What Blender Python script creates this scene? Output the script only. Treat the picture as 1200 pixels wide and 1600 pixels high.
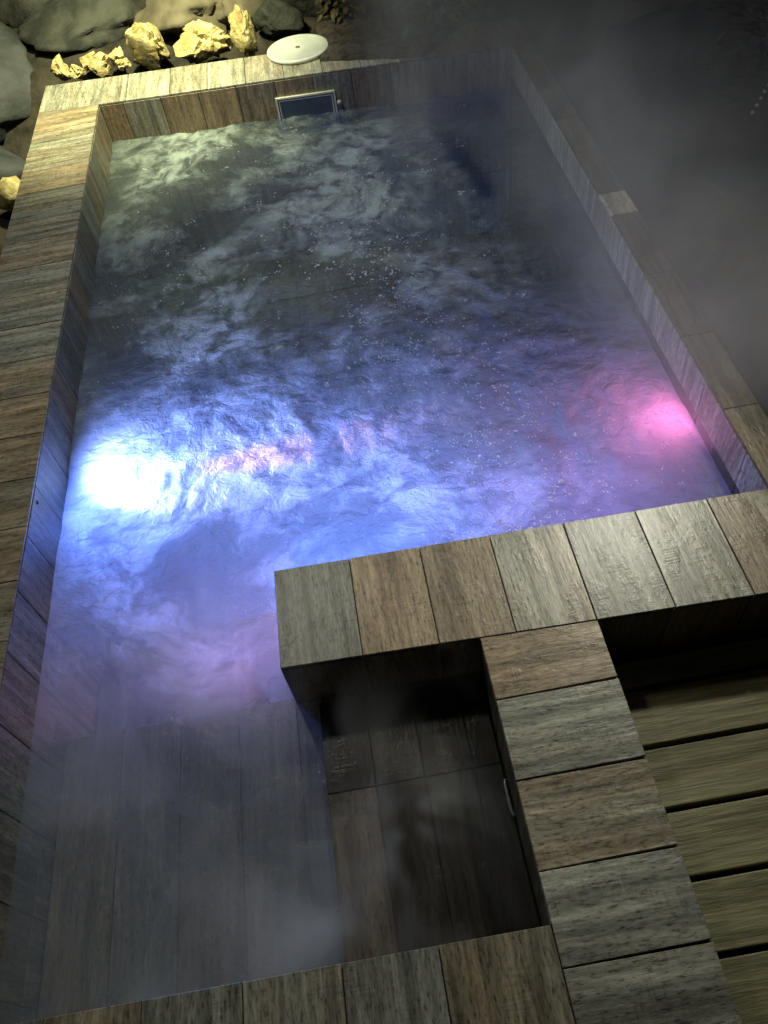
import bpy, bmesh, math, random
from mathutils import Vector, Matrix, noise as mn
random.seed(11)
sc = bpy.context.scene
for o in list(bpy.data.objects): bpy.data.objects.remove(o)
COL = sc.collection
R = math.radians

# ---------------------------------------------------------------- camera
cam = bpy.data.cameras.new("camera")
camo = bpy.data.objects.new("camera", cam); COL.objects.link(camo)
M = Matrix(((0.98387685, 0.17879094, -0.00448916), (-0.14361429, 0.77484432, -0.61562262), (-0.10658935, 0.60634155, 0.78802832)))
camo.matrix_world = Matrix.Translation((0, 0, 1.8)) @ M.to_4x4()
cam.sensor_fit = 'VERTICAL'; cam.sensor_height = 36; cam.lens = 36 * 1244.44 / 1600
cam.shift_x = -2.7 / 1600
cam.clip_start = 0.02; cam.clip_end = 500
sc.camera = camo
# ---------------------------------------------------------------- world, exposure
w = bpy.data.worlds.new("World"); sc.world = w; w.use_nodes = True
nt = w.node_tree; bg = nt.nodes['Background']
sky = nt.nodes.new('ShaderNodeTexSky'); sky.sky_type = 'NISHITA'; sky.sun_disc = False
sky.sun_elevation = R(-4); sky.sun_rotation = R(150)
nt.links.new(sky.outputs[0], bg.inputs[0]); bg.inputs[1].default_value = 0.05
sc.view_settings.view_transform = 'Standard'; sc.view_settings.look = 'None'
sc.view_settings.exposure = 0; sc.view_settings.gamma = 1
cy = sc.cycles
cy.use_denoising = True
try: cy.denoiser = 'OPENIMAGEDENOISE'
except Exception: pass
cy.max_bounces = 8; cy.diffuse_bounces = 3; cy.glossy_bounces = 2; cy.transmission_bounces = 4
cy.transparent_max_bounces = 12; cy.volume_bounces = 1
cy.volume_step_rate = 2.0; cy.volume_max_steps = 64
cy.sample_clamp_indirect = 4; cy.caustics_reflective = False; cy.caustics_refractive = False

def lamp(name, kind, loc, energy, color, target=None, size=.05, cone=90, blend=.3):
    l = bpy.data.lights.new(name, kind); l.energy = energy; l.color = color
    if kind in ('SPOT', 'POINT'): l.shadow_soft_size = size
    if kind == 'SPOT': l.spot_size = R(cone); l.spot_blend = blend
    if kind == 'AREA': l.shape = 'DISK'; l.size = size
    o = bpy.data.objects.new(name, l); COL.objects.link(o); o.location = loc
    if target is not None:
        o.rotation_euler = (Vector(target) - Vector(loc)).to_track_quat('-Z', 'Y').to_euler()
    return o
moon = lamp("moon", 'SUN', (0, 0, 6), 0.02, (.75, .85, 1), (0.5, 1.2, 0)); moon.data.angle = R(2)
# warm garden spotlight over the far left corner
lamp("garden_spot", 'SPOT', (-.62, 4.12, 1.75), 560, (1, .96, .50), (-1.0, 4.72, 0), .05, 84, 1)
# lantern light from beyond the right side
lamp("lantern_light", 'SPOT', (1.17, 2.20, 1.44), 95, (1, .97, .80), (.44, 1.12, -.1), .05, 66, 1)
lamp("bank_light", 'SPOT', (.15, 6.8, 3.2), 480, (.92, 1, .93), (-.15, 2.1, -.2), .07, 42, .8)
lamp("overhead_fill", 'POINT', (-.9, 2.8, 2.6), 58, (1, .97, .80), None, .12)  # unseen fill added overhead to brighten rim, water and steam
# underwater lamps, with added coloured lights that spread the glow
lamp("white_pool_light", 'SPOT', (-1.03, 1.83, -.265), 44, (.80, .84, 1), (-.45, 1.86, -.175), .02, 46, .7)
lamp("white_wide_light", 'SPOT', (-1.00, 1.90, -.34), 20, (.50, .62, 1), (-.5, 2.1, -.10), .04, 140, .8)
lamp("blue_glow_fill", 'AREA', (-1.045, 1.93, -.44), 20, (.13, .25, 1), (0, 1.80, -.30), .16)  # added to widen the blue glow around the white lamp
lamp("blue_divider_fill", 'AREA', (-.02, 1.285, -.62), 17, (.13, .26, 1), (-.15, 2.2, -.1), .2)  # added light, hidden behind the bar, extending the blue glow
lamp("orange_streak_fill", 'SPOT', (-1.03, 1.87, -.31), 95, (1, .26, .40), (-.36, 1.90, -.206), .02, 13, .9)  # narrow beam added to imitate the pink-orange streak on the water
lamp("rose_pool_light", 'AREA', (1.040, 1.74, -.30), 2.3, (1, .20, .52), (.5, 1.80, -.02), .16)
lamp("violet_divider_fill", 'AREA', (.62, 1.275, -.62), 6, (.36, .20, 1), (.6, 2.2, -.2), .2)  # unseen violet fill added behind the bar
lamp("lilac_divider_fill", 'AREA', (-.342, 1.12, -.48), 3.2, (.66, .38, .92), (-.9, 1.2, -.1), .12)  # added fill at the bar end, tints the nearby water lilac

# ---------------------------------------------------------------- node helpers
class NT:
    def __init__(s, name):
        s.m = bpy.data.materials.new(name); s.m.use_nodes = True
        s.t = s.m.node_tree; s.t.nodes.clear(); s.out = s.n('ShaderNodeOutputMaterial')
    def n(s, k, **kw):
        n = s.t.nodes.new(k)
        for a, v in kw.items():
            if a[0] == '_': n.inputs[a[1:].replace('_', ' ')].default_value = v
            else: setattr(n, a, v)
        return n
    def l(s, a, b): s.t.links.new(a, b)
    def setin(s, i, v):
        if isinstance(v, bpy.types.NodeSocket): s.l(v, i)
        else: i.default_value = v
    def math(s, op, a, b=0.0, clamp=False):
        n = s.n('ShaderNodeMath', operation=op); n.use_clamp = clamp
        s.setin(n.inputs[0], a); s.setin(n.inputs[1], b); return n.outputs[0]
    def vm(s, op, a, b=(0, 0, 0)):
        n = s.n('ShaderNodeVectorMath', operation=op); s.setin(n.inputs[0], a); s.setin(n.inputs[1], b); return n.outputs[0]
    def noise(s, vec, scale, detail=4, rough=.55, dist=0, col=False):
        n = s.n('ShaderNodeTexNoise'); n.inputs['Scale'].default_value = scale; n.inputs['Detail'].default_value = detail
        n.inputs['Roughness'].default_value = rough; n.inputs['Distortion'].default_value = dist
        if vec is not None: s.l(vec, n.inputs['Vector'])
        return n.outputs['Color' if col else 'Fac']
    def ramp(s, f, stops):
        n = s.n('ShaderNodeValToRGB'); e = n.color_ramp.elements
        while len(e) < len(stops): e.new(.5)
        for x, (p, c) in zip(e, stops):
            x.position = p; x.color = (*c, 1) if isinstance(c, tuple) else (c, c, c, 1)
        s.l(f, n.inputs[0]); return n.outputs[0]
    def mr(s, v, a, b, c=0.0, d=1.0):
        n = s.n('ShaderNodeMapRange'); n.clamp = True; n.interpolation_type = 'SMOOTHSTEP'
        s.setin(n.inputs[0], v)
        for i, x in enumerate((a, b, c, d)): s.setin(n.inputs[i + 1], x)
        return n.outputs[0]
    def mix(s, f, a, b, blend='MIX'):
        n = s.n('ShaderNodeMix', data_type='RGBA', blend_type=blend)
        s.setin(n.inputs[0], f)
        for i, v in ((6, a), (7, b)):
            if isinstance(v, tuple) and len(v) == 3: v = (*v, 1)
            s.setin(n.inputs[i], v)
        return n.outputs[2]
    def pbsdf(s, color, rough=.6, bump=None, bs=.3, bd=.01, spec=.5, metal=0.0, coat=0.0):
        p = s.n('ShaderNodeBsdfPrincipled')
        if isinstance(color, tuple) and len(color) == 3: color = (*color, 1)
        s.setin(p.inputs['Base Color'], color); s.setin(p.inputs['Roughness'], rough)
        p.inputs['Specular IOR Level'].default_value = spec; p.inputs['Metallic'].default_value = metal
        p.inputs['Coat Weight'].default_value = coat
        if bump is not None:
            b = s.n('ShaderNodeBump'); b.inputs['Strength'].default_value = bs; b.inputs['Distance'].default_value = bd
            s.l(bump, b.inputs['Height']); s.l(b.outputs[0], p.inputs['Normal'])
        s.l(p.outputs[0], s.out.inputs[0]); return p

# wood-look porcelain: grain coordinates ('gc') and a per-tile tone ('tone') come with the mesh
def wood_tile(name, gain=1.0, rough=.38, warm=0.0, sat=1.0, wet=False):
    s = NT(name)
    a = s.n('ShaderNodeAttribute', attribute_name='gc').outputs['Vector']
    t = s.n('ShaderNodeAttribute', attribute_name='tone').outputs['Color']
    sp = s.n('ShaderNodeSeparateColor'); s.l(t, sp.inputs[0]); t1, t2, t3 = sp.outputs
    wv = s.vm('ADD', s.vm('MULTIPLY', a, (1, 1, 1)), s.vm('MULTIPLY', s.noise(a, 7, 2, .5, 0, True), (0, .007, 0)))
    fine = s.noise(s.vm('MULTIPLY', wv, (9, 80, 1)), 1, 6, .68)
    mid = s.noise(s.vm('MULTIPLY', wv, (2.2, 30, 1)), 1, 6, .68, .1)
    broad = s.noise(s.vm('MULTIPLY', wv, (1.6, 8, 1)), 1, 3, .55, .25)
    saw = s.noise(s.vm('MULTIPLY', wv, (150, 9, 1)), 1, 4, .6)
    worn = s.mr(s.noise(s.vm('MULTIPLY', wv, (9, 16, 1)), 1, 5, .6), .48, .62)
    grey = s.ramp(mid, [(.22, (.030, .031, .027)), (.45, (.085, .086, .073)), (.62, (.150, .150, .128)), (.85, (.25, .245, .21))])
    brown = s.ramp(mid, [(.22, (.030, .021, .014)), (.45, (.100, .074, .046)), (.62, (.170, .130, .085)), (.85, (.27, .215, .15))])
    f = s.mr(s.math('ADD', s.math('MULTIPLY', broad, .75), s.math('MULTIPLY', t1, .75)), .42 - warm, 1.05 - warm)
    c = s.mix(f, grey, brown)
    fk = s.ramp(fine, [(.30, .50), (.44, .87), (.58, 1.05), (.75, 1.32)])
    pits = s.noise(s.vm('MULTIPLY', wv, (45, 170, 1)), 1, 4, .7)
    c = s.mix(1.0, c, s.ramp(pits, [(.33, .25), (.45, .92), (.7, 1.3)]), 'MULTIPLY')
    c = s.mix(1.0, c, fk, 'MULTIPLY')
    sk = s.ramp(saw, [(.3, .62), (.5, 1.0), (.75, 1.22)])
    c = s.mix(s.math('MULTIPLY', worn, .8), c, s.mix(1.0, c, sk, 'MULTIPLY'))
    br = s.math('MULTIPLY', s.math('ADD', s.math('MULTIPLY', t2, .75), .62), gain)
    cc = s.n('ShaderNodeCombineColor')
    for i in range(3): s.l(br, cc.inputs[i])
    c = s.mix(1.0, c, cc.outputs[0], 'MULTIPLY')
    h = s.math('ADD', s.math('MULTIPLY', fine, .6), s.math('MULTIPLY', s.math('MULTIPLY', saw, worn), .55))
    rr = s.math('ADD', s.math('MULTIPLY', fine, .25), rough - .1)
    s.pbsdf(c, rr, h, .5, .0035, .5, coat=(.6 if wet else 0))
    return s.m
T_TOP = wood_tile("wood_look_tile", 2.0, .32)
T_SIDE = wood_tile("wood_look_wall_tile", 1.7, .4)
T_RIGHT = wood_tile('lit_side_wall_tile', 3.4, .4)  # brightened copy of the wall tile: glow on this wall is in the colour
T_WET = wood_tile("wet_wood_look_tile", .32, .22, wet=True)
T_STEP = wood_tile("shaded_entry_step_tile", .33, .3)  # darkened tile copy: the recess shade is put into the colour
T_UNDER = wood_tile("submerged_wood_look_tile", 1.3, .5, .30)

def simple(name, c1, c2, scale=6, rough=.7, bs=.4, bd=.01, stretch=(1, 1, 1), metal=0.0, spec=.4, detail=6):
    s = NT(name); g = s.n('ShaderNodeTexCoord').outputs['Object']
    v = s.vm('MULTIPLY', g, stretch)
    f = s.noise(v, scale, detail, .62, .3)
    c = s.mix(s.mr(f, .32, .68), c1, c2)
    s.pbsdf(c, rough, s.noise(v, scale * 3, 6, .65), bs, bd, spec, metal); return s.m
GROUT = simple("dark_grout", (.03, .028, .024), (.055, .05, .044), 30, .9)
SOIL = simple("dark_soil", (.012, .011, .009), (.045, .040, .032), 9, .95, .8, .02)
ROCKG = simple("grey_boulder", (.014, .017, .017), (.06, .064, .058), 5, .85, .7, .02)
ROCKD = simple("dark_boulder", (.016, .020, .024), (.055, .062, .072), 4, .8, .6, .02)
ROCKB = simple("tan_slab", (.08, .07, .05), (.17, .15, .11), 4, .85, .5, .01)
ROCKW = simple("pale_rock", (.30, .23, .09), (.62, .55, .30), 14, .8, .9, .012)
DECK = simple("painted_green_boards", (.092, .084, .038), (.215, .195, .105), 3.5, .5, .6, .004, (1, 11, 1))
FRAME = simple("white_plastic", (.55, .57, .55), (.66, .68, .66), 20, .35, .05, .001)
FLAP = simple("skimmer_flap_plastic", (.08, .12, .15), (.12, .17, .20), 10, .35, .05, .001)
LID = simple("white_lid", (.50, .55, .58), (.66, .70, .72), 7, .32, .1, .001)
METAL = simple("brushed_steel", (.25, .26, .28), (.36, .36, .38), 30, .35, .1, .001, metal=.9)
BLACK = simple("black_rubber", (.01, .01, .01), (.03, .03, .03), 20, .5)
BARK = simple("dark_post_wood", (.02, .017, .013), (.075, .062, .045), 6, .9, .7, .01, (6, 6, 1))
def emis(name, col, st):
    s = NT(name); e = s.n('ShaderNodeEmission'); e.inputs[0].default_value = (*col, 1); e.inputs[1].default_value = st
    s.l(e.outputs[0], s.out.inputs[0]); return s.m
def leaf(name, c1, c2):
    s = NT(name); o = s.n('ShaderNodeNewGeometry').outputs['Random Per Island']
    c = s.mix(o, c1, c2); s.pbsdf(c, .5); return s.m
LEAF = leaf("green_leaf", (.025, .05, .022), (.10, .15, .075))
LEAFD = leaf("dark_leaf", (.008, .013, .010), (.03, .04, .032))
LEAFB = leaf("dead_leaf", (.05, .035, .018), (.13, .10, .055))

# ---------------------------------------------------------------- mesh helpers
def empty(name, loc=(0, 0, 0)):
    o = bpy.data.objects.new(name, None); COL.objects.link(o); o.location = loc; o.empty_display_size = .1; return o
def tag(o, label=None, cat=None, group=None, kind=None):
    for k, v in (('label', label), ('category', cat), ('group', group), ('kind', kind)):
        if v: o[k] = v
    return o
class MB:
    def __init__(s): s.v = []; s.f = []; s.gc = []; s.tn = []; s.sm = []
    def face(s, pts, n=None, u=None, w=None, off=0.0, tone=(.5, .5, .5), smooth=False):
        b = len(s.v); s.v += [tuple(p) for p in pts]; s.f.append(list(range(b, b + len(pts)))); s.sm.append(smooth)
        for p in pts:
            p = Vector(p)
            s.gc.append((p.dot(u), p.dot(w), off) if u is not None else (p.x, p.y, p.z)); s.tn.append(tone)
    def tile(s, q, u, depth=.008, gap=.0016, ch=.0012, tone=None):
        """one tile: outer face corners q (counter-clockwise seen from outside), grain direction u"""
        q = [Vector(p) for p in q]; n = (q[1] - q[0]).cross(q[3] - q[0]).normalized()
        c = sum(q, Vector()) / 4; u = Vector(u).normalized(); w_ = n.cross(u).normalized()
        tone = tone or (random.random(), random.random(), random.random()); off = random.uniform(0, 60)
        def inset(d):
            r = []; rj = random.Random(int(off * 1e6))
            for i in range(4):
                a = (q[i - 1] - q[i]).normalized(); b = (q[(i + 1) % 4] - q[i]).normalized()
                sn = max(.3, a.cross(b).length); r.append(q[i] + (a + b) * d / sn + a * rj.uniform(0, .0011) + b * rj.uniform(0, .0011))
            return r
        jit = n * random.uniform(-.0006, .0006)
        o1 = inset(gap / 2); o2 = inset(gap / 2 + ch)
        top = [p + jit for p in o2]; mid = [p - n * ch + jit for p in o1]; bot = [p - n * depth for p in o1]
        s.face(top, n, u, w_, off, tone)
        for i in range(4):
            j = (i + 1) % 4
            s.face([mid[i], mid[j], top[j], top[i]], n, u, w_, off, tone)
            s.face([bot[i], bot[j], mid[j], mid[i]], n, u, w_, off, tone)
    def prism(s, poly, z0, z1):
        """closed block; poly counter-clockwise from above"""
        t = [Vector((p[0], p[1], z1)) for p in poly]; b = [Vector((p[0], p[1], z0)) for p in poly]
        s.face(t); s.face(b[::-1])
        for i in range(len(poly)):
            j = (i + 1) % len(poly); s.face([b[i], b[j], t[j], t[i]])
    def box(s, x0, y0, z0, x1, y1, z1): s.prism([(x0, y0), (x1, y0), (x1, y1), (x0, y1)], z0, z1)
    def build(s, name, mat, parent=None, bevel=0):
        me = bpy.data.meshes.new(name); me.from_pydata(s.v, [], s.f)
        a = me.attributes.new('gc', 'FLOAT_VECTOR', 'POINT'); a.data.foreach_set('vector', [c for g in s.gc for c in g])
        a = me.attributes.new('tone', 'FLOAT_COLOR', 'POINT'); a.data.foreach_set('color', [c for g in s.tn for c in (*g, 1)])
        me.polygons.foreach_set('use_smooth', s.sm)
        me.materials.append(mat); me.update()
        if bevel:
            bm = bmesh.new(); bm.from_mesh(me); bmesh.ops.remove_doubles(bm, verts=bm.verts, dist=1e-5)
            bmesh.ops.bevel(bm, geom=bm.edges[:], offset=bevel, segments=2, affect='EDGES', profile=.6); bm.to_mesh(me); bm.free()
        o = bpy.data.objects.new(name, me); COL.objects.link(o)
        if parent: o.parent = parent; o.matrix_parent_inverse = Matrix.Translation(-parent.location)
        return o
def bmobj(name, bm, mat, parent=None, smooth=True):
    me = bpy.data.meshes.new(name); bm.to_mesh(me); bm.free(); me.materials.append(mat)
    if smooth: me.polygons.foreach_set('use_smooth', [True] * len(me.polygons))
    o = bpy.data.objects.new(name, me); COL.objects.link(o)
    if parent: o.parent = parent; o.matrix_parent_inverse = Matrix.Translation(-parent.location)
    return o
def tube_bm(bm, pts, r, seg=10):
    rings = []
    for i, p in enumerate(pts):
        p = Vector(p); d = (Vector(pts[min(i + 1, len(pts) - 1)]) - Vector(pts[max(i - 1, 0)])).normalized()
        a = d.orthogonal().normalized() if not rings else (prev - d * prev.dot(d)).normalized(); prev = a; b = d.cross(a)
        rr = r[i] if isinstance(r, (list, tuple)) else r
        rings.append([bm.verts.new(p + (a * math.cos(k * 2 * math.pi / seg) + b * math.sin(k * 2 * math.pi / seg)) * rr) for k in range(seg)])
    for A, B in zip(rings, rings[1:]):
        for k in range(seg): bm.faces.new((A[k], A[(k + 1) % seg], B[(k + 1) % seg], B[k]))
    bm.faces.new(rings[0][::-1]); bm.faces.new(rings[-1])
def lathe_bm(bm, prof, c, axis='Z', seg=40):
    rings = []
    for r, h in prof:
        ring = []
        for k in range(seg):
            t = 2 * math.pi * k / seg; x, y = r * math.cos(t), r * math.sin(t)
            v = (x, y, h) if axis == 'Z' else ((h, x, y) if axis == 'X' else (x, h, y))
            ring.append(bm.verts.new(Vector(c) + Vector(v)))
        rings.append(ring)
    for A, B in zip(rings, rings[1:]):
        for k in range(seg): bm.faces.new((A[k], A[(k + 1) % seg], B[(k + 1) % seg], B[k]))
    bm.faces.new(rings[0]); bm.faces.new(rings[-1][::-1])
    bmesh.ops.recalc_face_normals(bm, faces=bm.faces)

# ---------------------------------------------------------------- pool dimensions (metres; coping top z=0)
XL, XR = -1.06, 1.06; XLO, XRO = -1.378, 1.168
yi = lambda x: 4.277 - .0794 * x        # far wall, inner top edge
ybf = lambda x: 1.268 - .018 * x        # bar, far edge
ybn = lambda x: .962 - .030 * x         # bar, near edge
WZ = -.203; YN = .296; SXL, SXR = .186, .486; DZ = -1.05
P = .198
pool = empty("plunge_pool", (0, 2.3, DZ))
tag(pool, "sunken rectangular plunge pool lined with wood-look tiles, wide tiled rim, tiled divider and entry steps", "pool")
Z = Vector((0, 0, 1))
# -- masonry core (grout shows in the joints)
m = MB(); g = .008
m.prism([(XLO + g, -.6), (XL - g, -.6), (XL - g, yi(XL) + g), (XR + g, yi(XR) + g), (XR + g, -.6), (XRO - g, -.6), (XRO - g, yi(XRO) + .31 - g), (XLO + g, yi(XLO) + .31 - g)][::1], DZ, -g)
m.build("masonry", GROUT, pool)
m = MB(); m.prism([(-.325 + g, ybn(-.32) + g), (XR, ybn(XR) + g), (XR, ybf(XR) - g), (-.325 + g, ybf(-.32) - g)], DZ, -g - .0005)
m.prism([(SXL + g, YN - .02), (SXR - g, YN - .02), (SXR - g, ybn(SXR) + .01), (SXL + g, ybn(SXL) + .01)], DZ + .01, -g - .001)
m.prism([(XL, -.6), (SXR - g, -.6), (SXR - g, YN - g), (XL, YN - g)], DZ + .02, -g - .0015)
m.build("masonry", GROUT, pool)

def col_tone(kind):
    r = random.random
    return {'g': (r() * .28, .35 + r() * .4, r()), 'b': (.7 + r() * .3, .35 + r() * .35, r()), 'd': (.15 * r(), .02 + r() * .2, r()), 'l': (.3 + r() * .3, .7 + r() * .3, r()), 'm': (.35 + r() * .3, .3 + r() * .4, r())}[kind]
rk = lambda w='ggbbmmld': col_tone(random.choice(w))
# left coping
m = MB(); y = 2.788 - 16 * P
while y < yi(XLO) - .02:
    y1 = min(y + P, 9)
    if y1 + .03 > yi(-1.2): m.tile([(XLO, y, 0), (XL, y, 0), (XL, yi(XL), 0), (XLO, yi(XLO), 0)], (1, 0, 0), tone=rk('bml')); break
    m.tile([(XLO, y, 0), (XL, y, 0), (XL, y1, 0), (XLO, y1, 0)], (1, .03, 0), tone=((.25 + .30 * random.random(), .70 + .12 * random.random(), .5) if y > 2 else (.42 + .30 * random.random(), .68 + .12 * random.random(), .5))); y = y1
m.build("coping", T_TOP, pool)
# far coping
m = MB(); x = XLO
xs = [XLO, -1.06 + .14, -.69]
while xs[-1] < XRO: xs.append(xs[-1] + P)
xs[-1] = XRO
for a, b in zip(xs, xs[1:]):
    m.tile([(a, yi(a), 0), (b, yi(b), 0), (b, yi(b) + .31, 0), (a, yi(a) + .31, 0)], (.03, 1, 0), tone=(.10 + .35 * random.random(), .9 + .35 * random.random(), .5) if b < .6 else (.4, .05, .5))  # lit left part and dark right part are put into the tile tones
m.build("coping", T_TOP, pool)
# right coping (narrow)
m = MB(); y = .95
ys = [y]
while ys[-1] < yi(XR): ys.append(ys[-1] + (.36 if random.random() < .3 else .3))
ys[-1] = yi(1.1)
ys = [ybf(1.1), 1.56, 1.90, 2.24, 2.62, 2.775, 3.1, 3.4, 3.7, 4.0, yi(1.1)]
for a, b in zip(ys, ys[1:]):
    m.tile([(XR, a, 0), (XRO, a, 0), (XRO, b, 0), (XR, b, 0)], (0, 1, 0), tone=(.35, 1.9, .5) if abs(b - 2.775) < .01 else (.7, -.25 + .2 * random.random(), .5))  # a highlight is put into one tile's tone; the others stay dark
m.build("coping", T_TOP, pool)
# divider bar
m = MB(); xs = [-.325, -.113, .083, .279, .484, .685, .885, XRO]
tn = [(.10, .22, .2), (.95, .62, .5), (.72, .45, .5), (.36, .80, .5), (.12, .62, .5), (.22, .66, .3), (.5, .45, .3)]
for a, b, t in zip(xs, xs[1:], tn):
    m.tile([(a, ybn(a), 0), (b, ybn(b), 0), (b, ybf(b), 0), (a, ybf(a), 0)], (-.03, 1, 0), tone=t)
m.build("coping", T_TOP, pool)
# stem
m = MB(); ys = [ybn(.33), .785, .588, .396, .216, .02, -.18, -.38, -.58]
tn = [(.85, .55, .5), (.14, .55, .5), (.55, .55, .5), (.08, .50, .5), (.30, .42, .4), (.4, .4, .4), (.3, .4, .4), (.2, .4, .4)]
for k, (a, b, t) in enumerate(zip(ys, ys[1:], tn)):
    ya0, ya1 = (ybn(SXL), ybn(SXR)) if k == 0 else (a, a)
    m.tile([(SXL, b, 0), (SXR, b + .004, 0), (SXR, ya1, 0), (SXL, ya0, 0)], (1, 0, 0), tone=t)
m.build("coping", T_TOP, pool)
# near coping
m = MB(); xs = [SXL, -.045, -.243, -.445, -.65, -.85, XL]
tn = [(.55, .40, .5), (.1, .35, .5), (.35, .45, .5), (.1, .45, .5), (.5, .42, .5), (.2, .4, .5)]
for a, b, t in zip(xs, xs[1:], tn):
    m.tile([(b, -.02, 0), (a, -.02, 0), (a, YN, 0), (b, YN, 0)], (0, 1, 0), tone=t)
m.build("coping", T_TOP, pool)

# -- wall cladding: tiles with vertical grain; vertical faces from z=0 edge down
def clad(a, b, z0, z1, joints, mat, tones='gmbgm', inset=.0, rows=None):
    """wall from point a to b (outside on the left-hand... face normal = (b-a) x up)"""
    a = Vector((*a, 0)); b = Vector((*b, 0)); L = (b - a).length; d = (b - a) / L; m = MB()
    n = d.cross(Z)
    ss = [0] + [j for j in joints if .02 < j < L - .02] + [L]
    for s0, s1 in zip(ss, ss[1:]):
        for (za, zb) in (rows or [(z0, z1)]):
            p0 = a + d * s0 + n * inset; p1 = a + d * s1 + n * inset
            m.tile([p0 + Z * za, p1 + Z * za, p1 + Z * zb, p0 + Z * zb], (0, 0, 1), tone=rk(tones))
    return m.build("wall_tiling", mat, pool)
steps = lambda L, o=0.0, p=P: [o + k * p for k in range(int(L / p) + 2)]
# left wall faces +x: from (XL,YN) ... direction d with d x Z = +x -> d = +y ? (0,1,0)x(0,0,1)=(1,0,0)
Ll = yi(XL) - YN
rowsd = [(DZ, -.66), (-.66, -.33), (-.33, -.010)]
clad((XL, YN), (XL, yi(XL)), 0, 0, steps(Ll, (2.788 - YN) % P - .03), T_SIDE, 'gmmbg', rows=rowsd)
# far wall faces -y: (1,0,0)x Z = (0,-1,0)
clad((XL, yi(XL)), (XR, yi(XR)), 0, 0, steps(2.2, .12), T_SIDE, 'gmgbd', rows=rowsd)
# right wall faces -x : d = (0,-1,0)
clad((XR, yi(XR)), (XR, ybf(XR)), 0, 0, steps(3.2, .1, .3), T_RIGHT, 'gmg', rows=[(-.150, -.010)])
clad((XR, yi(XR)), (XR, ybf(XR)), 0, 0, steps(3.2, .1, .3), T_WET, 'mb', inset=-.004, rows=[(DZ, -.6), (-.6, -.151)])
# bar near face faces -y
clad((-.325, ybn(-.325)), (XR, ybn(XR)), 0, 0, [.215, .41, .61, .81, 1.0, 1.2], T_SIDE, 'mbd', rows=[(-.30, -.010), (DZ, -.30)])
# bar far face faces +y : d = (-1,0,0)
clad((XR, ybf(XR)), (-.325, ybf(-.325)), 0, 0, steps(1.4, .1), T_SIDE, 'mbg', rows=rowsd)
# bar end faces -x : d = (0,-1,0)
clad((-.325, ybf(-.325)), (-.325, ybn(-.325)), 0, 0, [], T_SIDE, 'd', rows=rowsd)
# stem left wall faces -x ; stem right wall faces +x
clad((SXL, ybn(SXL)), (SXL, YN), 0, 0, [.19, .39, .58], T_SIDE, 'dd', rows=[(-.5, -.010)])
clad((SXR, -.58), (SXR, ybn(SXR)), 0, 0, steps(1.6, .1), T_SIDE, 'gm', rows=[(-.45, -.010)])
# near wall faces +y
clad((SXL, YN), (XL, YN), 0, 0, steps(1.3, .1), T_SIDE, 'gm', rows=rowsd)

# -- floor and steps
m = MB(); m.box(XL - .05, 0, DZ - .05, XR + .05, 4.4, DZ)
x = XL
while x < XR:
    y = YN
    while y < 4.4:
        m.tile([(x, y, DZ + .01), (x + .2, y, DZ + .01), (x + .2, y + .6, DZ + .01), (x, y + .6, DZ + .01)], (0, 1, 0), tone=rk()); y += .6
    x += .2
m.build("basin_floor", T_UNDER, pool)
def step(x0, y0, x1, y1, z, w, tones, mat=T_UNDER, alongy=True, first=None):
    m = MB(); m.box(x0 + .004, y0 + .004, DZ + .012, x1 - .004, y1 - .009, z - .008)
    a = x0
    k = 0
    while a < x1 - .01:
        b = min(a + w, x1)
        if first:
            yy = [y0, y0 + .40, y1]
            for r_, (ya, yb) in enumerate(zip(yy, yy[1:])):
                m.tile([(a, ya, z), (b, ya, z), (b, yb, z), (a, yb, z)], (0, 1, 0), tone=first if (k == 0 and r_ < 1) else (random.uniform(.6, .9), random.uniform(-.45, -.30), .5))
        else: m.tile([(a, y0, z), (b, y0, z), (b, y1, z), (a, y1, z)], (0, 1, 0), tone=rk(tones))
        m.tile([(b, y1, DZ + .02), (a, y1, DZ + .02), (a, y1, z - .01), (b, y1, z - .01)], (0, 0, 1), tone=rk(tones))
        a = b; k += 1
    m.tile([(x0, y1, DZ + .02), (x0, y0, DZ + .02), (x0, y0, z - .01), (x0, y1, z - .01)], (0, 1, 0), tone=rk(tones))
    m.tile([(x1, y0, DZ + .02), (x1, y1, DZ + .02), (x1, y1, z - .01), (x1, y0, z - .01)], (0, 1, 0), tone=rk(tones))
    return m.build("step", mat, pool)
step(-.262, YN + .004, SXL - .004, ybn(0) - .012, -.185, .125, 'd', T_STEP, first=(.8, 1.5, .5))  # recess shade and its one lit patch are put into the tile tones
step(XL + .004, YN + .004, -.268, 1.083, -.40, .175, 'mbgb')
step(XL + .004, 1.087, -.545, 1.36, -.60, .26, 'gmg')

# -- skimmer in the far wall
sk_x0, sk_x1 = -.163, .147
def wy(x, d=0): return yi(x) - d
sk = MB()
zt, zb = -.092, -.30
def fr(mb, x0, x1, z0, z1, d0, d1):
    q = [(x0, wy(x0, d0)), (x0, wy(x0, d1)), (x1, wy(x1, d1)), (x1, wy(x1, d0))]
    mb.prism(q, z0, z1)
fr(sk, sk_x0, sk_x1, zt - .008, zt, -.004, .014); fr(sk, sk_x0, sk_x0 + .008, zb, zt - .008, -.004, .014); fr(sk, sk_x1 - .008, sk_x1, zb, zt - .008, -.004, .014)
fr(sk, sk_x0 + .014, sk_x1 - .014, zt - .021, zt - .015, -.004, .010); fr(sk, sk_x0 + .014, sk_x0 + .020, zb, zt - .021, -.004, .010); fr(sk, sk_x1 - .020, sk_x1 - .014, zb, zt - .021, -.004, .010)
skf = sk.build("skimmer", FRAME, pool)
d = MB(); fr(d, sk_x0 + .008, sk_x1 - .008, zb, zt - .008, -.002, .003)
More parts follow.
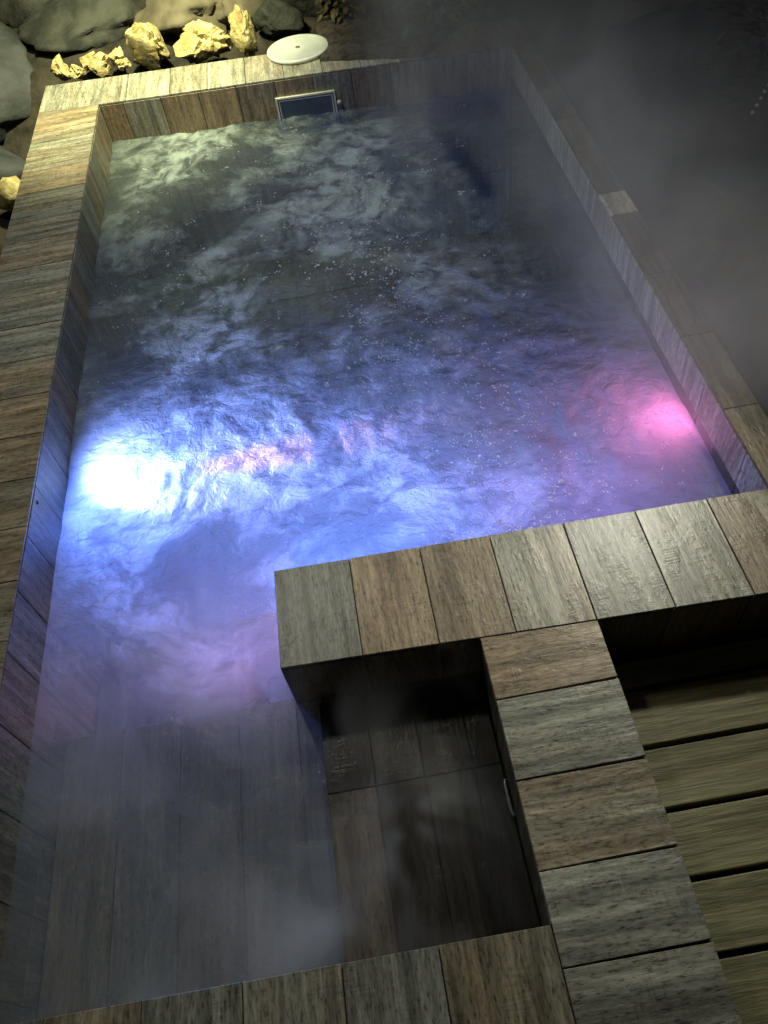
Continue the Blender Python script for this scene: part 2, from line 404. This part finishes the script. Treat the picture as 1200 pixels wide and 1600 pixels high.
def sub(o, par): o.parent = par; o.matrix_parent_inverse = par.matrix_world.inverted() if False else Matrix.Translation(-pool.location) @ Matrix.Translation(pool.location); return o
fl = d.build("flap", FLAP); fl.parent = skf
bm = bmesh.new(); lathe_bm(bm, [(.002, -.03), (.011, -.028), (.012, -.018), (.006, -.016), (.006, 0)], (sk_x1 + .016, wy(sk_x1), -.150), 'Y', 14)
kn = bmobj("knob", bm, FRAME); kn.parent = skf
# pale grab rail on the stem wall
bm = bmesh.new(); tube_bm(bm, [(SXL - .002, .655, -.175), (SXL - .007, .651, -.175), (SXL - .009, .640, -.175), (SXL - .009, .580, -.175), (SXL - .007, .569, -.175), (SXL - .002, .565, -.175)], .0050, 12)
bmobj("grab_rail", bm, METAL, pool)
bm = bmesh.new(); lathe_bm(bm, [(.005, -.002), (.007, 0), (.006, .003), (.001, .0035)], (XL, 1.72, -.036), 'X', 14)
bmobj("screw", bm, BLACK, pool)
# underwater lamps: a rim and a glowing lens each
def ulamp(x, y, z, s, col, st):
    bm = bmesh.new(); lathe_bm(bm, [(.075, 0), (.085, .004 * s), (.085, .014 * s), (.066, .016 * s), (.064, .006 * s)], (x, y, z), 'X', 32)
    o = bmobj("pool_lamp", bm, METAL, pool)
    bm = bmesh.new(); lathe_bm(bm, [(.062, .008 * s), (.05, .016 * s), (.02, .020 * s), (.001, .021 * s)], (x, y, z), 'X', 24)
    q = bmobj("lens", bm, emis("lit_lens", col, st)); q.parent = o

# ---------------------------------------------------------------- water
def water():
    nx, ny = 150, 290
    me = bpy.data.meshes.new("water"); bm = bmesh.new(); V = {}
    def inside(x, y):
        if x > -.262 and y < ybn(0) + .02 and x > -.262: return False
        return True
    for i in range(nx + 1):
        for j in range(ny + 1):
            x = XL - .005 + (XR - XL + .010) * i / nx; yy = YN - .004 + (yi(x) + .008 - YN) * j / ny
            ch = max(0, min(1, (yy - 1.2) / .6))
            q = Vector((x, yy, 0)); wv = mn.noise_vector(q * 2.3) * .35
            h = mn.fractal(Vector((x * 5, yy * 5, 3)) + wv * 3, .8, 2.1, 3) * .012 + mn.fractal(Vector((x * 19, yy * 15, 7)) + wv * 6, .9, 2.0, 4) * .0042
            calm = mn.noise(Vector((x * 5, yy * 5, 1))) * .0012
            V[i, j] = bm.verts.new((x, yy, WZ + h * ch + calm))
    for i in range(nx):
        for j in range(ny):
            c = V[i, j].co
            if c.x > -.268 and c.y < .975: continue
            if c.x > -.30 and ybn(c.x) + .02 < c.y < ybf(c.x) - .04: continue
            bm.faces.new((V[i, j], V[i + 1, j], V[i + 1, j + 1], V[i, j + 1]))
    loose = [v for v in bm.verts if not v.link_faces]; bmesh.ops.delete(bm, geom=loose, context='VERTS')
    s = NT("pool_water")
    g = s.n('ShaderNodeNewGeometry').outputs['Position']; sep = s.n('ShaderNodeSeparateXYZ'); s.l(g, sep.inputs[0]); X, Y = sep.outputs[0], sep.outputs[1]
    w1 = s.vm('MULTIPLY', s.vm('SUBTRACT', s.noise(g, 1.6, 3, .5, 0, True), (.5, .5, .5)), (.42, .42, 0))
    p1 = s.vm('ADD', g, w1)
    w2 = s.vm('MULTIPLY', s.vm('SUBTRACT', s.noise(p1, 6, 4, .6, 0, True), (.5, .5, .5)), (.13, .13, 0))
    p2 = s.vm('ADD', p1, w2)
    A = s.mr(s.noise(p2, 2.0, 9, .60), .40, .60)
    B = s.noise(p2, 10, 7, .64)
    C = s.mr(s.noise(s.vm('ADD', g, w2), 38, 5, .7), .50, .72)
    foam = s.math('MULTIPLY', A, s.mr(B, .36, .62, .10, 1))
    # churned water along the jets' line, calmer near the steps and the right side
    cx = s.math('ABSOLUTE', s.math('SUBTRACT', X, -.25)); side = s.mr(cx, .30, 1.05, 1, .16)
    calm = s.mr(Y, .95, 1.45, .22, 1)
    foam = s.math('MULTIPLY', s.math('MULTIPLY', foam, side), calm)
    foam = s.math('ADD', foam, s.math('MULTIPLY', s.math('MULTIPLY', C, foam), .5), True)
    vo = s.n('ShaderNodeTexVoronoi', feature='F1'); vo.inputs['Scale'].default_value = 62; s.l(s.vm('ADD', g, w2), vo.inputs['Vector'])
    rc = s.n('ShaderNodeSeparateColor'); s.l(vo.outputs['Color'], rc.inputs[0])
    dots = s.math('MULTIPLY', s.mr(vo.outputs['Distance'], .10, .24, 1, 0), s.math('GREATER_THAN', rc.outputs[0], .55))  # pale dots in the water material stand in for glints
    jx = s.math('ABSOLUTE', s.math('SUBTRACT', X, s.math('ADD', s.math('MULTIPLY', Y, -.2), .72)))
    glint_band = s.math('MULTIPLY', s.mr(jx, .0, .50, 1, 0), s.mr(s.noise(p1, 5, 4, .6), .44, .60))  # band where the painted glint dots gather
    dots = s.math('MULTIPLY', dots, s.math('MULTIPLY', s.math('ADD', glint_band, s.math('MULTIPLY', foam, .5), True), calm))
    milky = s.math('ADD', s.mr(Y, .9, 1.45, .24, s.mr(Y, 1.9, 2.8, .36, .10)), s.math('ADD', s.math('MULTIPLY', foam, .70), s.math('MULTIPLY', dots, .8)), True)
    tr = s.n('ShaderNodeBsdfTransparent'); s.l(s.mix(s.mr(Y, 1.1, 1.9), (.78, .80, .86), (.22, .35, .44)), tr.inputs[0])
    di = s.n('ShaderNodeBsdfDiffuse'); di.inputs[0].default_value = (.52, .63, .66, 1)
    tl = s.n('ShaderNodeBsdfTranslucent'); tl.inputs[0].default_value = (.80, .86, .95, 1)
    bmp = s.n('ShaderNodeBump'); bmp.inputs['Strength'].default_value = .75; bmp.inputs['Distance'].default_value = .014
    rip = s.noise(s.vm('MULTIPLY', s.vm('ADD', g, w2), (1, 1.7, 1)), 13, 4, .55, .8)
    hh = s.math('MULTIPLY', s.math('ADD', s.noise(s.vm('ADD', g, w2), 26, 6, .66), s.math('ADD', s.math('MULTIPLY', B, .8), s.math('MULTIPLY', rip, 1.2))), calm); s.l(hh, bmp.inputs['Height'])
    s.l(bmp.outputs[0], di.inputs['Normal']); s.l(bmp.outputs[0], tl.inputs['Normal'])
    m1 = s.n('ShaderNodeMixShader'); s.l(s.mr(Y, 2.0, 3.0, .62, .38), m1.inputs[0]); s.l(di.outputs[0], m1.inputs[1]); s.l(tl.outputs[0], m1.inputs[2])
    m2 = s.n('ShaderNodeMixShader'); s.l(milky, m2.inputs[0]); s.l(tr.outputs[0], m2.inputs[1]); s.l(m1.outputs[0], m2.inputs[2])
    gl = s.n('ShaderNodeBsdfGlossy'); gl.inputs['Roughness'].default_value = .09; s.l(bmp.outputs[0], gl.inputs['Normal'])
    fr_ = s.n('ShaderNodeFresnel'); fr_.inputs[0].default_value = 1.33; s.l(bmp.outputs[0], fr_.inputs['Normal'])
    bf = s.n('ShaderNodeNewGeometry').outputs['Backfacing']
    ff = s.math('MULTIPLY', fr_.outputs[0], s.math('SUBTRACT', 1.0, bf))
    m3 = s.n('ShaderNodeMixShader'); s.l(ff, m3.inputs[0]); s.l(m2.outputs[0], m3.inputs[1]); s.l(gl.outputs[0], m3.inputs[2])
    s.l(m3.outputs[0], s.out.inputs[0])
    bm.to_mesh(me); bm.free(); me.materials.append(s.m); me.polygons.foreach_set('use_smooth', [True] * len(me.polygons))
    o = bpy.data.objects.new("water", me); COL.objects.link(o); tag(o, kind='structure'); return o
water()

# bubbles plus white flecks standing in for glints on the churned water: uncountable, one object
def bubbles():
    bm = bmesh.new(); rnd = random.Random(5)
    cl = [(.02, 3.35, .30, .22, 90), (.12, 2.95, .16, .30, 220), (.16, 2.5, .14, .25, 170), (.30, 2.25, .20, .25, 200), (.35, 1.75, .22, .18, 330), (.45, 1.5, .12, .05, 130), (.36, 1.36, .10, .035, 260), (.62, 1.33, .03, .02, 40),
          (.05, 2.25, .12, .2, 120), (-.75, 2.5, .16, .2, 30), (-.6, 3.0, .2, .2, 60), (.65, 1.66, .18, .16, 50), (-.1, 3.7, .5, .3, 90), (-.5, 2.6, .4, .5, 80), (-.46, 1.22, .05, .05, 6), (.5, 1.9, .3, .3, 120)]
    for cx, cy_, sx, sy, n in cl:
        for k in range(int(n * 2.2)):
            if k % 7 == 0: ux, uy, us = rnd.gauss(cx, sx), rnd.gauss(cy_, sy), rnd.choice((.006, .015, .03, .06))
            x = rnd.gauss(ux, us); y = rnd.gauss(uy, us * .7)
            if not (XL + .01 < x < XR - .03 and YN + .02 < y < yi(x) - .02): continue
            if x > -.34 and y < ybf(x) + .02: continue
            r = rnd.choice((.0011, .0015, .002, .0026, .0036)) * rnd.uniform(.7, 1.2)
            ret = bmesh.ops.create_icosphere(bm, subdivisions=1, radius=r)['verts']
            a = rnd.uniform(0, 3.14); e = rnd.uniform(.9, 2.0)
            mt = Matrix.Translation((x, y, WZ + .006 + rnd.uniform(0, .008))) @ Matrix.Rotation(a, 4, 'Z') @ Matrix.Diagonal((e, .8, .7, 1))
            for v in ret: v.co = mt @ v.co
    s = NT("bubble_glint"); p = s.pbsdf((.88, .9, .92), .12); p.inputs['Subsurface Weight'].default_value = 0
    tlb = s.n('ShaderNodeBsdfTranslucent'); tlb.inputs[0].default_value = (.95, .95, 1, 1)
    mx = s.n('ShaderNodeMixShader'); mx.inputs[0].default_value = .4
    s.l(p.outputs[0], mx.inputs[1]); s.l(tlb.outputs[0], mx.inputs[2])
    tb = s.n('ShaderNodeBsdfTransparent'); m4 = s.n('ShaderNodeMixShader'); m4.inputs[0].default_value = .9
    s.l(tb.outputs[0], m4.inputs[1]); s.l(mx.outputs[0], m4.inputs[2]); s.l(m4.outputs[0], s.out.inputs[0])
    tag(bmobj("bubbles", bm, s.m), "scattered bright bubbles and white flecks standing in for glints on the churning pool water", "bubbles", kind='stuff')
bubbles()

# ---------------------------------------------------------------- deck
deck = empty("board_deck", (1.5, .1, -.30)); tag(deck, "green-grey board deck with dark gaps, below the tiled rim at lower right", "deck")
y = .832 + .155
while y > -1.0:
    m = MB(); y1 = min(y, ybn(1) - .022) if y > .9 else y
    m.box(.492, y - .155 + .007, -.24, 2.9, y1 - .007 if y < .9 else y1, -.20)
    o = m.build("board", DECK, deck, .003); y -= .155
    for sx in (.53, ):
        bm = bmesh.new(); lathe_bm(bm, [(.004, -.2008), (.0045, -.1995), (.001, -.1990)], (sx + random.uniform(-.01, .01), y + .155 - .04, 0), 'Z', 10)
        q = bmobj("screw", bm, BLACK); q.parent = o; q.matrix_parent_inverse = Matrix.Identity(4)
        q.matrix_parent_inverse = Matrix.Identity(4)
m = MB(); m.box(.55, -1.0, -.32, .62, .90, -.243); m.box(1.5, -1.0, -.32, 1.57, .90, -.243); m.build("joist", BARK, deck)

# ---------------------------------------------------------------- ground
def ground():
    xs = [-60, -30, -14, -7] + [-4 + .12 * k for k in range(22)] + [XLO + .02, XRO - .02] + [XRO + .1 + .13 * k for k in range(26)] + [6, 9, 15, 30, 60]
    ys = [-60, -30, -12, -5, -2] + [-.58 + k * .2 for k in range(26)] + [4.62] + [4.75 + .12 * k for k in range(36)] + [10, 14, 24, 60]
    xs.sort(); ys = sorted(y for y in ys if not 4.5 < y < 4.61)
    def h(x, y):
        n = mn.fractal(Vector((x * 1.6, y * 1.6, 0)), .9, 2, 4) * .06
        back = max(0, min(1, (y - 4.62) / .3)); z = -.33 + back * .30
        if y > 5: z += (y - 5) * .10
        right = max(0, min(1, (x - 1.16) / .25)); 
        if y > .95: z = max(z, -.33 + right * .27)
        if x < XLO and y < 4.55: z = -.36
        if abs(x) > 10 or y > 10: n *= 3
        return min(z, 1.2) + n
    bm = bmesh.new(); V = {(i, j): bm.verts.new((x, y, h(x, y))) for i, x in enumerate(xs) for j, y in enumerate(ys)}
    for i in range(len(xs) - 1):
        for j in range(len(ys) - 1):
            mx, my = (xs[i] + xs[i + 1]) / 2, (ys[j] + ys[j + 1]) / 2
            if XLO + .01 < mx < XRO - .01 and -.6 < my < 4.6: continue
            bm.faces.new((V[i, j], V[i + 1, j], V[i + 1, j + 1], V[i, j + 1]))
    o = bmobj("ground", bm, SOIL); tag(o, kind='structure')
ground()

# ---------------------------------------------------------------- rocks
def rock(name, loc, size, mat, label, cat, seed, rough=.25, group=None, rot=0, flat=None, sub=4, ridge=0.0):
    bm = bmesh.new(); bmesh.ops.create_icosphere(bm, subdivisions=sub, radius=1)
    o3 = Vector((seed * 3.7, seed * 1.3, seed * 2.1))
    for v in bm.verts:
        p = v.co.copy(); n1 = mn.fractal(p * 1.1 + o3, .8, 2, 4); n2 = mn.ridged_multi_fractal(p * 2.6 + o3, .9, 2, 4, 1, 2) - 1.0
        # faceted: snap towards a few random planes
        k = 1 + n1 * rough * 1.2 + ridge * n2 * .35
        q = p * k
        for t in range(7):
            r3 = random.Random(seed * 31 + t); pl = Vector((r3.uniform(-1, 1), r3.uniform(-1, 1), r3.uniform(-.6, 1))).normalized(); dd = r3.uniform(.62, .9)
            e = q.dot(pl) - dd
            if e > 0: q -= pl * e * .8
        v.co = Vector((q.x * size[0], q.y * size[1], q.z * size[2]))
    bmesh.ops.rotate(bm, verts=bm.verts, matrix=Matrix.Rotation(rot, 3, 'Z'))
    o = bmobj(name, bm, mat, None, ridge < .1); o.location = (loc[0], loc[1], loc[2] + size[2] * .78)
    tag(o, label, cat, group); return o
G1 = "pale rocks set along the far rim"
rock("pale_rock", (-.80, 4.80, -.005), (.095, .08, .11), ROCKW, "big round pale rock with a hollow, lit yellow, on the far rim beside the rubble", "rock", 3, .5, G1, ridge=.55)
rock("pale_rock", (-.50, 4.76, -.005), (.115, .07, .092), ROCKW, "wide pale rock with a scalloped top, middle of three on the far rim", "rock", 8, .5, G1, ridge=.55)
rock("pale_rock", (-.27, 4.70, -.005), (.075, .05, .11), ROCKW, "upright pointed pale rock nearest the round white lid", "rock", 15, .45, G1, ridge=.5)
G2 = "small rubble lumps at the far left corner"
RS = .85
rub = [(-1.30, 4.80, .055, "bright yellow lump of rubble at the outer corner of the rim, leftmost of the heap"), (-1.21, 4.77, .045, "small pale lump in the rubble heap touching the leftmost bright lump"), (-1.13, 4.86, .05, "pale lump at the back of the rubble heap, above the others"),
       (-1.08, 4.79, .058, "largest pale lump in the middle of the rubble heap on the rim corner"), (-.99, 4.85, .05, "pale lump at the right back of the rubble heap, near the hollow round rock"), (-.96, 4.77, .035, "smallest pale lump at the right end of the rubble heap")]
for k, (x, y, r, lb) in enumerate(rub):
    rock("rubble_lump", (x, y, -.01), (r * 1.1 * RS, r * RS, r * RS), ROCKW, lb, "rock", 20 + k, .6, G2, sub=3, ridge=.9)
rock("white_stone", (-1.58, 4.06, -.30), (.10, .07, .09), ROCKW, "flat-topped whitish stone in the dark beside the left rim", "stone", 31, .3, sub=3)
big = [(-1.85, 5.0, -.30, .34, .36, .26, ROCKD, "large smooth blue-grey boulder in the dark outside the left rim corner"), (-1.95, 4.35, -.42, .38, .42, .22, ROCKD, "low dark boulder outside the left rim, above the whitish stone"),
       (-1.55, 5.75, -.1, .30, .28, .24, ROCKG, "grey boulder in the top left corner behind the blue-grey one"), (-1.20, 5.35, -.06, .36, .26, .15, ROCKG, "broad grey-green boulder behind the rubble heap"), (-.62, 5.25, -.05, .26, .30, .14, ROCKB, "flat tan stone slab behind the hollow round rock and wide rock"),
       (-.28, 5.15, -.05, .17, .16, .14, ROCKB, "tan stone behind the upright pointed rock"), (-.08, 4.95, -.05, .12, .10, .11, ROCKG, "small grey stone behind the round white lid"), (.12, 5.15, -.05, .18, .14, .15, ROCKG, "mottled grey stone behind and right of the white lid"),
       (.42, 5.20, -.02, .17, .16, .16, ROCKG, "grey stone in front of the dark hollow near the post"), (.50, 4.80, -.06, .10, .10, .09, ROCKG, "small grey stone at the foot of the dark post"), (.85, 5.0, -.05, .20, .2, .16, ROCKG, "grey stone half hidden by the green leaves right of the post"),
       (1.75, 3.7, -.10, .30, .3, .18, ROCKD, "low dark boulder on the right bank veiled by steam"), (1.72, 2.75, -.24, .22, .3, .14, ROCKD, "dark boulder beside the right rim behind the steam"), (2.2, 4.3, -.1, .4, .35, .25, ROCKD, "big dark boulder at the far right in the steam")]
for k, (x, y, z, a, b, c, mt, lb) in enumerate(big):
    rock("boulder", (x, y, z), (a, b, c), mt, lb, "boulder", 50 + k, .35, "boulders on the bank around the pool", rot=k)
# low dark gritty mound over the far rim right of the lid
def rim_mound():
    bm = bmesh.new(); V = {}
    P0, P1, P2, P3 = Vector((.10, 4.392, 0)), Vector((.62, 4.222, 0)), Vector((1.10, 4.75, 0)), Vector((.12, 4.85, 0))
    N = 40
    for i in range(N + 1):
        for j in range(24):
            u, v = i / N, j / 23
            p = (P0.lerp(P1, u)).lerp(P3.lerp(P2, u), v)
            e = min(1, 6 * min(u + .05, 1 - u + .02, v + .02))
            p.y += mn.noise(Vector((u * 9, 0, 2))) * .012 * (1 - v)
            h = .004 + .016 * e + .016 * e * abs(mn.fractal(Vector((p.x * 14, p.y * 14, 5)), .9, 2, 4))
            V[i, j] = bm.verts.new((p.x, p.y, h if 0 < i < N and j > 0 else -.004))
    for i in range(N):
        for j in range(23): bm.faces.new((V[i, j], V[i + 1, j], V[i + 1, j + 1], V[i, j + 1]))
    o = bmobj("gritty_mound", bm, simple("mound_grit", (.030, .026, .024), (.11, .095, .088), 26, .95, .9, .01))
    tag(o, "low dark gritty mound over the far rim right of the round lid", "soil")
rim_mound()

# ---------------------------------------------------------------- round white lid
lid = empty("round_lid", (0, 4.567, .0)); tag(lid, "round white skimmer lid lying on the far rim beside the pale rocks", "lid")
bm = bmesh.new(); lathe_bm(bm, [(.005, .0015), (.160, .0015), (.166, .005), (.166, .016), (.162, .0195), (.152, .021), (.150, .0185), (.02, .0195), (.001, .0195)], (0, 4.567, 0), 'Z', 72); bmobj("disc", bm, LID, lid)
bm = bmesh.new(); lathe_bm(bm, [(.010, .019), (.012, .022), (.008, .024), (.001, .0242)], (0, 4.567, 0), 'Z', 20); bmobj("centre_cap", bm, METAL, lid)

# ---------------------------------------------------------------- post and plants
post = empty("wooden_post", (.50, 4.66, -.05)); tag(post, "thin dark upright post behind the far rim, left of the green leaves", "post")
bm = bmesh.new(); tube_bm(bm, [(.50, 4.66, -.08), (.502, 4.662, .3), (.498, 4.66, .7), (.50, 4.658, 1.1)], [.030, .028, .027, .026], 12); bmobj("shaft", bm, BARK, post)
bm = bmesh.new(); lathe_bm(bm, [(.034, 1.1), (.036, 1.12), (.02, 1.15), (.001, 1.155)], (.50, 4.658, 0), 'Z', 12); bmobj("cap", bm, BARK, post)
def plant(name, loc, rad, h, n, mat, label, cat, seed, ll=.09, group=None):
    rnd = random.Random(seed); e = empty(name, loc); tag(e, label, cat, group)
    bm = bmesh.new(); st = bmesh.new()
    for k in range(n):
        a = rnd.uniform(0, 6.28); rr = rad * rnd.random() ** .6; z0 = h * rnd.random() ** .8
        c = Vector((loc[0] + rr * math.cos(a), loc[1] + rr * math.sin(a), loc[2] + z0))
        d = Vector((math.cos(a + rnd.uniform(-.9, .9)), math.sin(a + rnd.uniform(-.9, .9)), rnd.uniform(-.5, .8))).normalized()
        L = ll * rnd.uniform(.5, 1.2); w_ = L * rnd.uniform(.16, .3); s_ = d.cross(Z).normalized() * w_; up = Vector((0, 0, -L * .18))
        p = [c, c + d * L * .35 + s_, c + d * L * .7 + s_ * .7 + up * .5, c + d * L + up, c + d * L * .7 - s_ * .7 + up * .5, c + d * L * .35 - s_]
        vs = [bm.verts.new(q) for q in p]; md = bm.verts.new(c + d * L * .5 + Vector((0, 0, .15 * w_)))
        for i in range(6): bm.faces.new((vs[i], vs[(i + 1) % 6], md))
        if k % 12 == 0: tube_bm(st, [(loc[0], loc[1], loc[2] - .02), (c + Vector(loc)) / 2 * 1 + Vector((0, 0, z0 * .1)), c], [.006, .004, .002], 5)
    bmobj("foliage", bm, mat, e, False); bmobj("stem", st, BARK, e)
plant("leafy_shrub", (.78, 4.62, .02), .26, .34, 380, LEAF, "green leafy shrub behind the far rim just right of the dark post", "shrub", 1)
plant("leafy_shrub", (1.15, 4.85, .0), .34, .45, 420, LEAFD, "dark leafy shrub at the far right corner of the rim, in the steam", "shrub", 2)
plant("leafy_shrub", (.33, 4.93, .0), .16, .14, 200, LEAFB, "brown withered plant over the dark hollow behind the white lid", "shrub", 3, .07)
plant("leafy_shrub", (2.05, 3.35, -.05), .32, .42, 420, LEAFD, "black-green shrub at the right edge carrying the string of pale beads", "shrub", 4)
plant("leafy_shrub", (1.75, 4.9, .0), .45, .5, 420, LEAFD, "tall dark shrub at the back of the right bank", "shrub", 5)
plant("leafy_shrub", (.0, 5.35, .05), .2, .16, 160, LEAF, "low green plant among the stones above the white lid", "shrub", 6, .07)
plant("leafy_shrub", (-.95, 5.95, .05), .3, .3, 260, LEAFD, "dark shrub at the top of the picture behind the grey-green boulder", "shrub", 7)
# beads
bs_ = empty("bead_string", (1.83, 3.1, .12)); tag(bs_, "short string of small shiny pale beads hanging on the dark shrub at the right edge", "bead string")
pp = [Vector((1.92 - .022 * k - .002 * k * k * .5, 3.22 - .036 * k, .13 - .006 * k)) for k in range(7)]
bm = bmesh.new(); tube_bm(bm, pp, .0012, 6); bmobj("cord", bm, BLACK, bs_)
for p_ in pp:
    bm = bmesh.new(); bmesh.ops.create_icosphere(bm, subdivisions=2, radius=.008)
    for v in bm.verts: v.co += p_
    bmobj("bead", bm, simple("bead_glass", (.8, .82, .8), (.9, .9, .88), 5, .12), bs_)

# ---------------------------------------------------------------- haze and steam
def vol(name, x0, y0, z0, x1, y1, z1, dens, col, aniso=.2, het=None, step=.05):
    m = MB(); m.box(x0, y0, z0, x1, y1, z1)
    s = NT(name + "_air"); v = s.n('ShaderNodeVolumePrincipled'); v.inputs['Color'].default_value = (*col, 1)
    v.inputs['Anisotropy'].default_value = aniso; v.inputs['Density'].default_value = dens
    if het: s.l(het(s), v.inputs['Density'])
    s.l(v.outputs[0], s.out.inputs['Volume'])
    o = m.build(name, s.m); tag(o, kind='stuff'); return o
def steam_density(zr, amp, lo=.42):
    def f(s):
        g = s.n('ShaderNodeNewGeometry').outputs['Position']; sep = s.n('ShaderNodeSeparateXYZ'); s.l(g, sep.inputs[0]); X, Y, Zz = sep.outputs
        w1 = s.vm('MULTIPLY', s.vm('SUBTRACT', s.noise(g, 2.2, 1, .5, 0, True), (.5, .5, .5)), (.8, .8, .8))
        n = s.mr(s.noise(s.vm('ADD', s.vm('MULTIPLY', g, (1, 1, .6)), w1), 2.4, 3, .6), lo, .70)
        hz = s.mr(Zz, WZ, zr, 1, 0)
        return s.math('MULTIPLY', s.math('MULTIPLY', n, hz), amp(s, X, Y))
    return f
edge = lambda s, X, Y, x0, x1, y0, y1, e: s.math('MULTIPLY', s.math('MULTIPLY', s.mr(X, x0, x0 + e), s.mr(X, x1 - e, x1, 1, 0)), s.math('MULTIPLY', s.mr(Y, y0, y0 + e), s.mr(Y, y1 - e, y1, 1, 0)))
def a1(s, X, Y):
    d = s.math('SUBTRACT', s.math('MULTIPLY', s.math('SUBTRACT', X, -.18), .55), s.math('SUBTRACT', Y, .46))   # distance across a slanting wisp
    wisp = s.math('MULTIPLY', s.mr(s.math('ABSOLUTE', d), 0, .10, 1, 0), s.math('MULTIPLY', s.mr(X, -.50, -.28), s.mr(X, -.08, .08, 1, 0)))
    return s.math('MULTIPLY', edge(s, X, Y, -1.05, .19, .22, 1.3, .12), s.math('ADD', s.math('MULTIPLY', wisp, 7), 1.9))
t1_ = vol("steam", -1.05, .30, WZ + .02, .18, 1.3, .16, 1, (.9, .92, .97), .1, steam_density(.16, a1))
tag(t1_, "wisps of steam drifting over the submerged entry steps and the niche", "steam")
def a2(s, X, Y):
    over = s.math('MAXIMUM', s.mr(X, .62, 1.15), s.mr(Y, 3.3, 4.1))
    return s.math('MULTIPLY', s.math('MULTIPLY', edge(s, X, Y, .2, 3.2, 1.2, 6.0, .4), over), 1.4)
t2_ = vol("steam", .2, 1.3, WZ + .02, 3.2, 6.0, .75, 1, (.95, .93, .91), .1, steam_density(.75, a2, .22))
tag(t2_, "bank of grey steam over the far right corner and the right bank", "steam")
